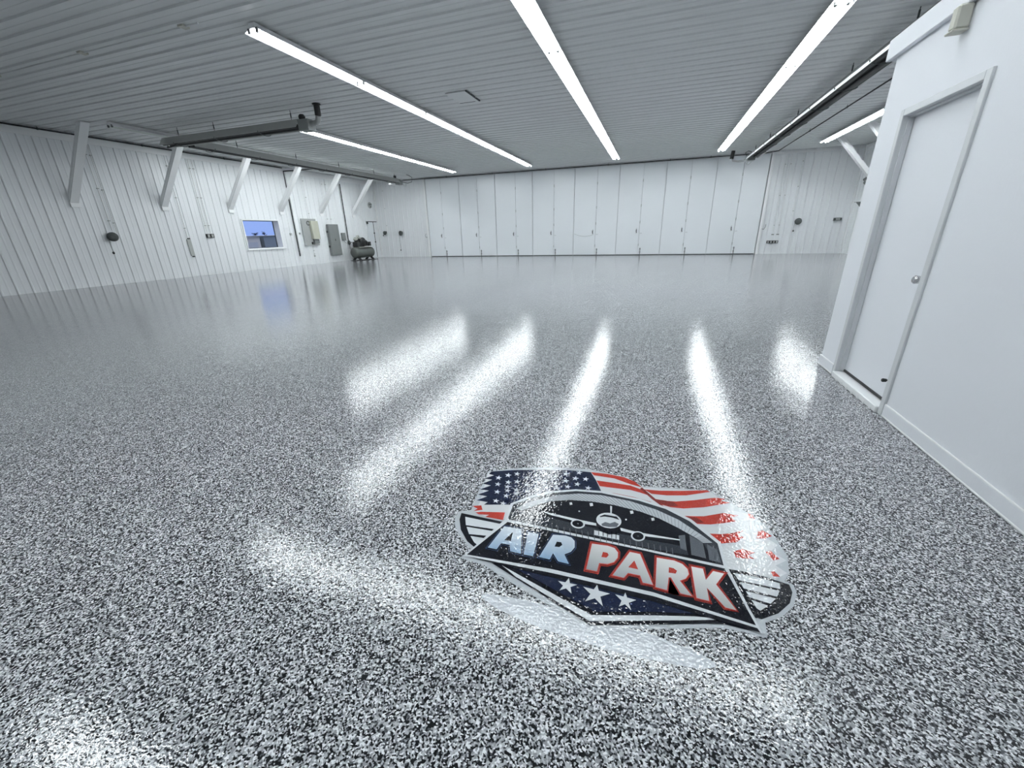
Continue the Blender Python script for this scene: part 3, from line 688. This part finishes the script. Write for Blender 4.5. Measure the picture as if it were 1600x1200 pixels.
INK = {
 'black': printed('ink_black', (.004, .005, .009), speck=.04), 'navy': printed('ink_navy', (.007, .012, .034), speck=.05), 'white': printed('ink_white', (.56, .58, .60)),
 'pale': printed('ink_pale_grey', (.42, .45, .48)), 'red': printed('ink_red', (.34, .032, .022)), 'darkred': printed('ink_dark_red', (.16, .02, .018)),
 'grey': printed('ink_mid_grey', (.085, .095, .11)), 'dgrey': printed('ink_dark_grey', (.022, .026, .034)), 'swoosh': printed('ink_silver_grey', (.44, .47, .51)),
 'line': printed('ink_line_white', (.58, .61, .64)), 'blue': printed('ink_deep_blue', (.03, .06, .14)),
}
def P3(p, z): return Vector(floor_at(p[0], p[1], 0)) + Vector((0, 0, z))
LZ = .0004
class Flat:
    def __init__(s): s.mb = MB()
    def poly(s, pts, z, holes=()):
        loops = [[P3(p, z*LZ) for p in pts]] + [[P3(p, z*LZ) for p in h] for h in holes]
        tri = tessellate_polygon(loops); vs = [v for l in loops for v in l]
        s.mb.add(vs, [tuple(t) for t in tri]); return s
    def build(s, name, ink, parent, **k):
        o = s.mb.build(name, INK[ink] if isinstance(ink, str) else ink, parent, **k)
        for p in o.data.polygons:
            if p.normal.z < 0: p.flip()
        return o
def grow(pts, d):
    """offset a closed outline outward by d (pixel frame of the tracing)"""
    n = len(pts); A = sum(pts[i][0]*pts[(i+1) % n][1]-pts[(i+1) % n][0]*pts[i][1] for i in range(n)); s = 1 if A > 0 else -1; out = []
    for i in range(n):
        p0, p1, p2 = Vector(pts[i-1]), Vector(pts[i]), Vector(pts[(i+1) % n])
        e1 = (p1-p0).normalized(); e2 = (p2-p1).normalized()
        n1 = Vector((e1.y, -e1.x))*s; n2 = Vector((e2.y, -e2.x))*s
        m_ = n1+n2
        if m_.length < .3: m_ = n1
        else: m_ = m_/max(.5, (1+n1.dot(n2)))
        out.append(tuple(p1+m_*d))
    return out
def smooth(pts, it=2, closed=True):
    for _ in range(it):
        q = []
        n = len(pts)
        for i in range(n if closed else n-1):
            a, b_ = pts[i], pts[(i+1) % n]
            q += [(a[0]*.75+b_[0]*.25, a[1]*.75+b_[1]*.25), (a[0]*.25+b_[0]*.75, a[1]*.25+b_[1]*.75)]
        if not closed: q = [pts[0]]+q+[pts[-1]]
        pts = q
    return pts
def star5(T, R, BR, BL, L):
    o = [T, R, BR, BL, L]; V = [Vector(p) for p in o]
    def inter(a, b_, c, d):
        r = b_-a; s = d-c; t = ((c-a).x*s.y-(c-a).y*s.x)/(r.x*s.y-r.y*s.x); return a+r*t
    out = []
    for i in range(5):
        a, b_ = V[i], V[(i+1) % 5]          # inner point between tip i and i+1
        p = inter(V[i], V[(i+2) % 5], V[(i+1) % 5], V[(i-1) % 5])
        out += [tuple(a), tuple(p)]
    return out
def tiny_star(x, y, r):
    return star5(*[(x + r*1.15*sin(2*pi*k/5+.2), y - r*.78*cos(2*pi*k/5+.2)) for k in range(5)])
lg = thing('floor_emblem', 'AIR PARK floor emblem with flag, hangar and airplane sealed in the speckled floor', 'emblem', floor_at(950, 870))
def seg(p, q, wd):
    a, b_ = Vector(p), Vector(q); d = (b_-a).normalized(); n_ = Vector((-d.y, d.x))*wd/2
    return [tuple(a+n_), tuple(b_+n_), tuple(b_-n_), tuple(a-n_)]
# swoosh under the badge
Flat().poly(smooth([(750, 930), (766, 928), (800, 934), (850, 944), (905, 966), (960, 978), (1012, 988), (1060, 1008), (1100, 1024), (1120, 1038), (1116, 1044), (1090, 1045), (1030, 1034), (960, 1019), (900, 1000), (840, 980), (796, 961), (762, 942)], 1), 1).build('swoosh', 'swoosh', lg)
# pale sticker edge
edge = [(762, 737), (800, 732), (860, 730), (920, 733), (980, 746), (1004, 760), (1060, 763), (1108, 767), (1124, 774), (1140, 784), (1168, 801), (1200, 823), (1218, 851), (1231, 872), (1233, 896), (1226, 908), (1240, 914), (1245, 928), (1240, 948), (1222, 964), (1196, 973), (1199, 997), (1188, 995), (1162, 988), (1130, 982), (1100, 982), (1020, 983), (924, 980), (898, 970), (828, 928), (775, 896), (756, 883), (719, 872), (736, 858), (720, 840), (711, 822), (711, 808), (718, 799), (736, 797), (744, 778), (750, 764), (758, 750)]
Flat().poly(edge, 2).build('border', 'pale', lg)
# flag
fl = Flat(); fl.poly([(762, 740), (800, 735), (860, 733), (923, 737), (980, 748), (1004, 762), (1060, 765), (1108, 768), (1120, 776), (1128, 782), (1150, 790), (1146, 798), (1172, 804), (1170, 812), (1198, 826), (1190, 836), (1215, 852), (1204, 862), (1229, 876), (1212, 884), (1230, 896), (1214, 904), (1140, 892), (1110, 840), (1060, 806), (1000, 782), (940, 768), (850, 772), (800, 788), (792, 812), (760, 808), (742, 799), (750, 785)], 3)
fg = fl.build('flag', 'white', lg)
jag = [(768, 737), (764, 741), (772, 743), (757, 748), (769, 750), (754, 756), (767, 759), (750, 765), (764, 767), (747, 773), (761, 776), (745, 782), (762, 785), (756, 789)]
ct = Flat(); ct.poly(jag + [(798, 789), (812, 782), (830, 776), (852, 771), (900, 766), (940, 769), (932, 752), (923, 738), (890, 735), (850, 734), (800, 735)], 4).build('star_field', 'navy', fg)
st = Flat()
cent = [(779, 747), (794, 743), (808, 741), (823, 747), (838, 743), (853, 741), (778, 757), (794, 754), (808, 753), (793, 761), (868, 745), (884, 741), (777, 769), (793, 767), (807, 766), (823, 758), (838, 754), (852, 752), (791, 775), (807, 772), (775, 783), (824, 768), (839, 765), (854, 762), (868, 756), (884, 752), (899, 748), (915, 749), (902, 757), (919, 763), (887, 761), (870, 763), (905, 739), (786, 787)]
for i, (x, y) in enumerate(cent): st.poly(tiny_star(x, y, 5.0), 5)
st.build('stars', 'line', fg, kind='stuff')
for p in ([(738, 791), (752, 790), (754, 797), (740, 799), (746, 795)], [(743, 801), (752, 800), (789, 801), (786, 813), (770, 810), (758, 808), (764, 805), (748, 804)],
          [(923, 738), (950, 741), (975, 746), (992, 753), (1003, 762), (985, 757), (960, 748), (928, 743)],
          [(932, 751), (960, 755), (985, 759), (1004, 766), (1018, 776), (1000, 770), (985, 766), (960, 763), (937, 760)],
          [(940, 769), (960, 771), (990, 777), (1016, 784), (1036, 796), (1010, 787), (985, 780), (960, 774)],
          [(1006, 765), (1030, 767), (1060, 767.5), (1104, 766.5), (1110, 769), (1096, 771), (1072, 774.5), (1042, 774.5), (1018, 772)],
          [(1024, 780), (1040, 783), (1056, 784), (1084, 782), (1116, 778), (1134, 780), (1126, 783), (1142, 786), (1124, 789), (1100, 793), (1068, 795), (1048, 793), (1034, 789)],
          [(1062, 806), (1082, 807), (1100, 807), (1130, 802), (1154, 806), (1142, 809), (1150, 815), (1130, 818), (1110, 820), (1086, 819)],
          [(1106, 834), (1126, 835), (1140, 834), (1162, 829), (1152, 836), (1162, 840), (1150, 848), (1122, 850)],
          [(1168, 802), (1176, 806), (1180, 812), (1170, 809)], [(1184, 831), (1192, 829), (1206, 838), (1196, 842), (1182, 842)], [(1196, 863), (1204, 861), (1218, 874), (1208, 876)], [(1204, 894), (1210, 893), (1219, 902), (1208, 901)],
          [(1146, 862), (1160, 858), (1180, 864), (1168, 868), (1180, 874), (1150, 872)]):
    Flat().poly(p, 4).build('red_stripe', 'red', fg)
for p in ([(1003, 762), (1010, 768), (1024, 780), (1040, 794), (1036, 793), (1018, 780), (1000, 764)], [(1024, 781), (1034, 788), (1046, 792), (1060, 791), (1052, 785), (1036, 782)], [(1066, 807), (1086, 818), (1100, 817), (1088, 809)]):
    Flat().poly(p, 5).build('fold_shade', 'darkred', fg)
# half-round wings of the badge
wo = Flat().poly([(721, 802), (718, 812), (720, 828), (730, 846), (742, 856), (760, 845), (792, 817)], 4).build('side_wing', 'black', lg)
w2 = Flat().poly(smooth([(1134, 889), (1160, 893), (1196, 902), (1218, 909), (1233, 914), (1238, 926), (1234, 943), (1216, 959), (1190, 968), (1180, 966)], 0), 4).build('side_wing', 'black', lg)
for p in ([(727, 808), (786, 820), (776, 828), (728, 821)], [(729, 823.5), (774, 831), (764, 838), (733, 835)], [(735, 838), (760, 842), (746, 852), (741, 848)],
          [(1146, 896), (1180, 902), (1218, 912), (1219, 921), (1154, 907)], [(1156, 910), (1218, 924), (1214, 933), (1162, 920)], [(1165, 924), (1212, 936), (1204, 944), (1171, 934)], [(1174, 938), (1200, 947), (1188, 955), (1182, 951)]):
    Flat().poly(p, 5).build('wing_bar', 'line', wo if p[0][0] < 1000 else w2)
# hangar panel
hp = Flat(); hp.poly([(788, 817), (798, 787), (830, 775), (860, 768), (900, 765), (942, 768), (1000, 780), (1042, 793), (1080, 812), (1126, 848), (1137, 889)], 6)
ho = hp.build('hangar_panel', 'line', lg)
Flat().poly([(792, 815), (802, 789), (832, 778), (862, 771), (900, 768), (940, 771), (998, 783), (1040, 796), (1077, 815), (1121, 850), (1131, 886)], 7).build('hangar_shell', 'dgrey', ho)
arch_o = [(806, 796), (824, 786), (846, 780), (870, 774.5), (905, 772), (940, 774.5), (985, 784), (1025, 797), (1060, 813), (1098, 838), (1113, 849)]
arch_i = [(1098, 849), (1088, 842), (1060, 826), (1030, 811), (1000, 800), (960, 790), (925, 784.5), (890, 782), (860, 784), (838, 790), (820, 799)]
Flat().poly(arch_o + arch_i, 8).build('roof_arch', 'pale', ho)
mb_ = Flat()
for k in range(60):                                # seams across the arch band
    f = k/60*(len(arch_o)-1); i = int(f); q = f-i
    a = Vector(arch_o[i]).lerp(Vector(arch_o[i+1]), q); ai = arch_i[::-1]; b_ = Vector(ai[i]).lerp(Vector(ai[i+1]), q)
    mb_.poly(seg(a, b_, .5), 9)
mb_.build('arch_seam', 'grey', ho, kind='stuff')
Flat().poly([(800, 812), (812, 800)] + arch_i[::-1][1:] + [(1106, 862), (1120, 882), (960, 848), (870, 829)], 8).build('hangar_interior', 'black', ho)
Flat().poly([(803, 812), (846, 806), (900, 820), (1000, 842), (1072, 856), (1076, 869), (1000, 855), (900, 832), (806, 815)], 9).build('back_wall', 'dgrey', ho)
for p in ([(1077, 837), (1098, 849), (1103, 874), (1080, 868)], [(1104, 851), (1120, 860), (1127, 881), (1108, 876)], [(1060, 838), (1070, 837), (1073, 862), (1063, 858)]):
    Flat().poly(p, 10).build('sliding_door', 'grey', ho)
dl = Flat()
for k in range(26):
    x = 815+k*9.4; y = 812+(x-815)*.192; dl.poly(seg((x, y), (x+1.2, y+11), 1.2), 10)
for (x, y) in ((1083, 842), (1089, 845), (1095, 848), (1109, 855), (1115, 859)): dl.poly(seg((x, y), (x+4, y+24), .8), 11)
dl.build('wall_rib', 'grey', ho, kind='stuff')
for (x, y, r_) in ((892, 788, 2.4), (924, 789.5, 3), (987, 801.5, 3), (1020, 812.5, 2.8), (866, 790, 2), (978, 813, 1.5), (905, 800, 1.3)): Flat().poly([(x-r_, y-r_*.7), (x+r_*.6, y-r_*.9), (x+r_, y+r_*.6), (x-r_*.6, y+r_*.9)], 10).build('spot_lamp', 'white', ho)
# airplane
def ell(cx_, cy_, rx, ry, rot=.15, n=28): return [(cx_+rx*cos(2*pi*k/n)*cos(rot)-ry*sin(2*pi*k/n)*sin(rot), cy_+rx*cos(2*pi*k/n)*sin(rot)+ry*sin(2*pi*k/n)*cos(rot)) for k in range(n)]
F_ = lambda x, y: (860+x/6.667, 780+y/6.667)
ap = Flat()
ap.poly([F_(*p) for p in ((622, 75), (642, 82), (638, 160), (624, 158))], 11)
ap.poly([F_(*p) for p in ((-100, 130), (0, 152), (200, 198), (330, 228), (475, 258), (480, 285), (330, 262), (200, 222), (0, 172))], 11)
ap.poly([F_(*p) for p in ((725, 305), (880, 345), (1000, 368), (1350, 428), (1345, 438), (1000, 396), (860, 368), (735, 338))], 11)
ap.poly(ell(*F_(285, 266), 11.2, 7.0), 12); ap.poly(ell(*F_(912, 395), 11.2, 7.6), 12)
ap.poly([F_(*p) for p in ((455, 330), (715, 385), (715, 432), (455, 380))], 11)
ap.poly(ell(*F_(608, 232), 19.8, 12), 13)
ao = ap.build('airplane', 'line', lg)
for e in (ell(*F_(285, 266), 8.6, 5.2), ell(*F_(912, 395), 8.6, 5.8)): Flat().poly(e, 14).build('engine_intake', 'black', ao)
Flat().poly([F_(*p) for p in ((500, 290), (560, 305), (640, 318), (715, 312), (690, 372), (610, 378), (520, 345))], 14).build('belly', 'black', ao)
Flat().poly([F_(*p) for p in ((512, 190), (560, 170), (618, 180), (690, 192), (718, 226), (650, 204), (612, 197), (560, 190), (520, 197))], 14).build('windshield', 'black', ao)
for x in (500, 545, 590, 635, 680): Flat().poly([F_(x, 345), F_(x+6, 346), F_(x+6, 385+(x-500)*.22), F_(x, 384+(x-500)*.22)], 14).build('wheel_gap', 'black', ao)
ap = Flat(); ap.poly([F_(*p) for p in ((530, 268), (570, 248), (620, 262), (670, 246), (712, 268), (690, 300), (610, 300), (540, 288))], 14)
ap.poly(ell(*F_(285, 266), 1.4, 1.0), 15); ap.poly(ell(*F_(912, 395), 1.4, 1.0), 15)
ap.build('grey_shade', 'grey', ao)
# lower shield with three stars
sd = Flat(); sd.poly([(768, 880), (922, 977.5), (1020, 976.5), (1100, 975), (1132, 976), (1188, 990), (1140, 950), (960, 905)], 6)
so = sd.build('lower_shield', 'black', lg)
Flat().poly([(784, 884), (924, 962), (1020, 962.5), (1085, 964), (1140, 969), (1080, 970), (1020, 970.5), (921, 971.5), (806, 902)], 7).build('shield_line', 'line', so)
Flat().poly([(800, 886), (929, 957), (1020, 957), (1085, 960), (1130, 962), (1118, 950), (960, 910)], 8).build('shield_field', 'navy', so)
for T5 in (((889, 904), (902, 915), (893, 929), (874, 924), (872, 909)), ((933, 915), (953, 929), (942, 949), (914, 941), (911, 918)), ((977, 927), (994, 939), (986, 955), (967, 949), (961, 930))):
    Flat().poly(star5(*T5), 11).build('star', 'line', so)
# name banner
bn = Flat(); bn.poly([(724, 870), (790, 811.5), (1136, 886), (1192, 992), (1020, 936), (840, 894)], 9)
bo = bn.build('banner', 'line', lg)
Flat().poly([(729.5, 867.5), (793, 816.5), (1000, 860), (1132, 889.5), (1181, 978.5), (1020, 926.5), (860, 890)], 10).build('banner_field', 'black', bo)
Flat().poly([(730, 870.3), (860, 896), (1020, 932.5), (1183, 983), (1188, 990), (1020, 941), (840, 898)], 10).build('banner_edge', 'black', bo)
gA = (floor_at(800, 826), floor_at(786, 868)); gB = (floor_at(1010, 862), floor_at(990, 925))
INK['lt_blue'] = printed('ink_letter_blue', (.56, .62, .68), (.17, .28, .42), gA, .08)
INK['lt_white'] = printed('ink_letter_silver', (.70, .70, .69), (.19, .21, .225), gB, .08)
def bez(pts, n=2): return pts
LET = [
 ('A', 'b', [(788, 824), (815.5, 828.5), (814, 867), (797, 863), (796.5, 853), (783, 850.5), (776, 860), (762, 857)], [[(802, 832), (788, 845.5), (798, 847)]]),
 ('I', 'b', [(825, 832.5), (842, 836), (833, 871), (818, 868)], []),
 ('R', 'b', [(864, 837), (884, 838.5), (893, 841.5), (898, 847), (898, 857), (892, 864), (882, 868), (889, 883), (872, 879), (864, 866), (859, 876), (842, 872)], [[(870, 848), (877, 849), (878.5, 853), (874, 856.5), (866.5, 855.5)]]),
 ('P', 'r', [(925, 851), (950, 854.5), (960, 858), (965.5, 865), (965, 873), (959, 880), (949, 883), (936, 881.5), (932.5, 894.5), (916, 891)], [[(942, 864), (949, 865.5), (951, 869), (947.5, 873), (939.5, 872)]]),
 ('A', 'r', [(984, 864), (1000, 867.5), (1020, 915.5), (1004, 912), (1000, 901), (981, 897), (974.5, 904.5), (957, 900.5)], [[(991, 877.5), (981.5, 888), (997, 891.5)]]),
 ('R', 'r', [(1026, 873), (1053, 877.5), (1066, 883), (1074, 891), (1076, 899), (1071, 906), (1062, 909), (1081, 933), (1063, 929), (1048, 904), (1044.5, 904), (1042, 924), (1024, 919)], [[(1045, 888), (1052, 889.5), (1057.5, 893.5), (1055.5, 898), (1044.5, 896.5)]]),
 ('K', 'r', [(1080, 887), (1098, 890.5), (1102.5, 908), (1114, 894), (1131, 898), (1118.5, 915), (1150.5, 955.5), (1133, 951), (1104, 920), (1108, 941), (1088, 936)], []),
]
for ch, c, pts, holes in LET:
    lo = Flat().poly(pts, 14, holes).build('letter', 'lt_blue' if c == 'b' else 'lt_white', bo, label='%s letter of the emblem name' % ('blue' if c == 'b' else 'silver red-edged'))
    f = Flat(); hs = [grow(h, -1.6 if c == 'r' else -1) for h in holes]
    f.poly(grow(pts, 3.6 if c == 'r' else 2.2), 11); f.build('letter_edge', 'red' if c == 'r' else 'blue', lo)
    f = Flat(); f.poly(grow(pts, 2.6 if c == 'r' else 1.5), 12); f.build('letter_inset', 'black' if c == 'r' else 'black', lo)
    if c == 'r':
        f = Flat(); f.poly(grow(pts, 1.9), 13); f.build('letter_rim', 'red', lo)
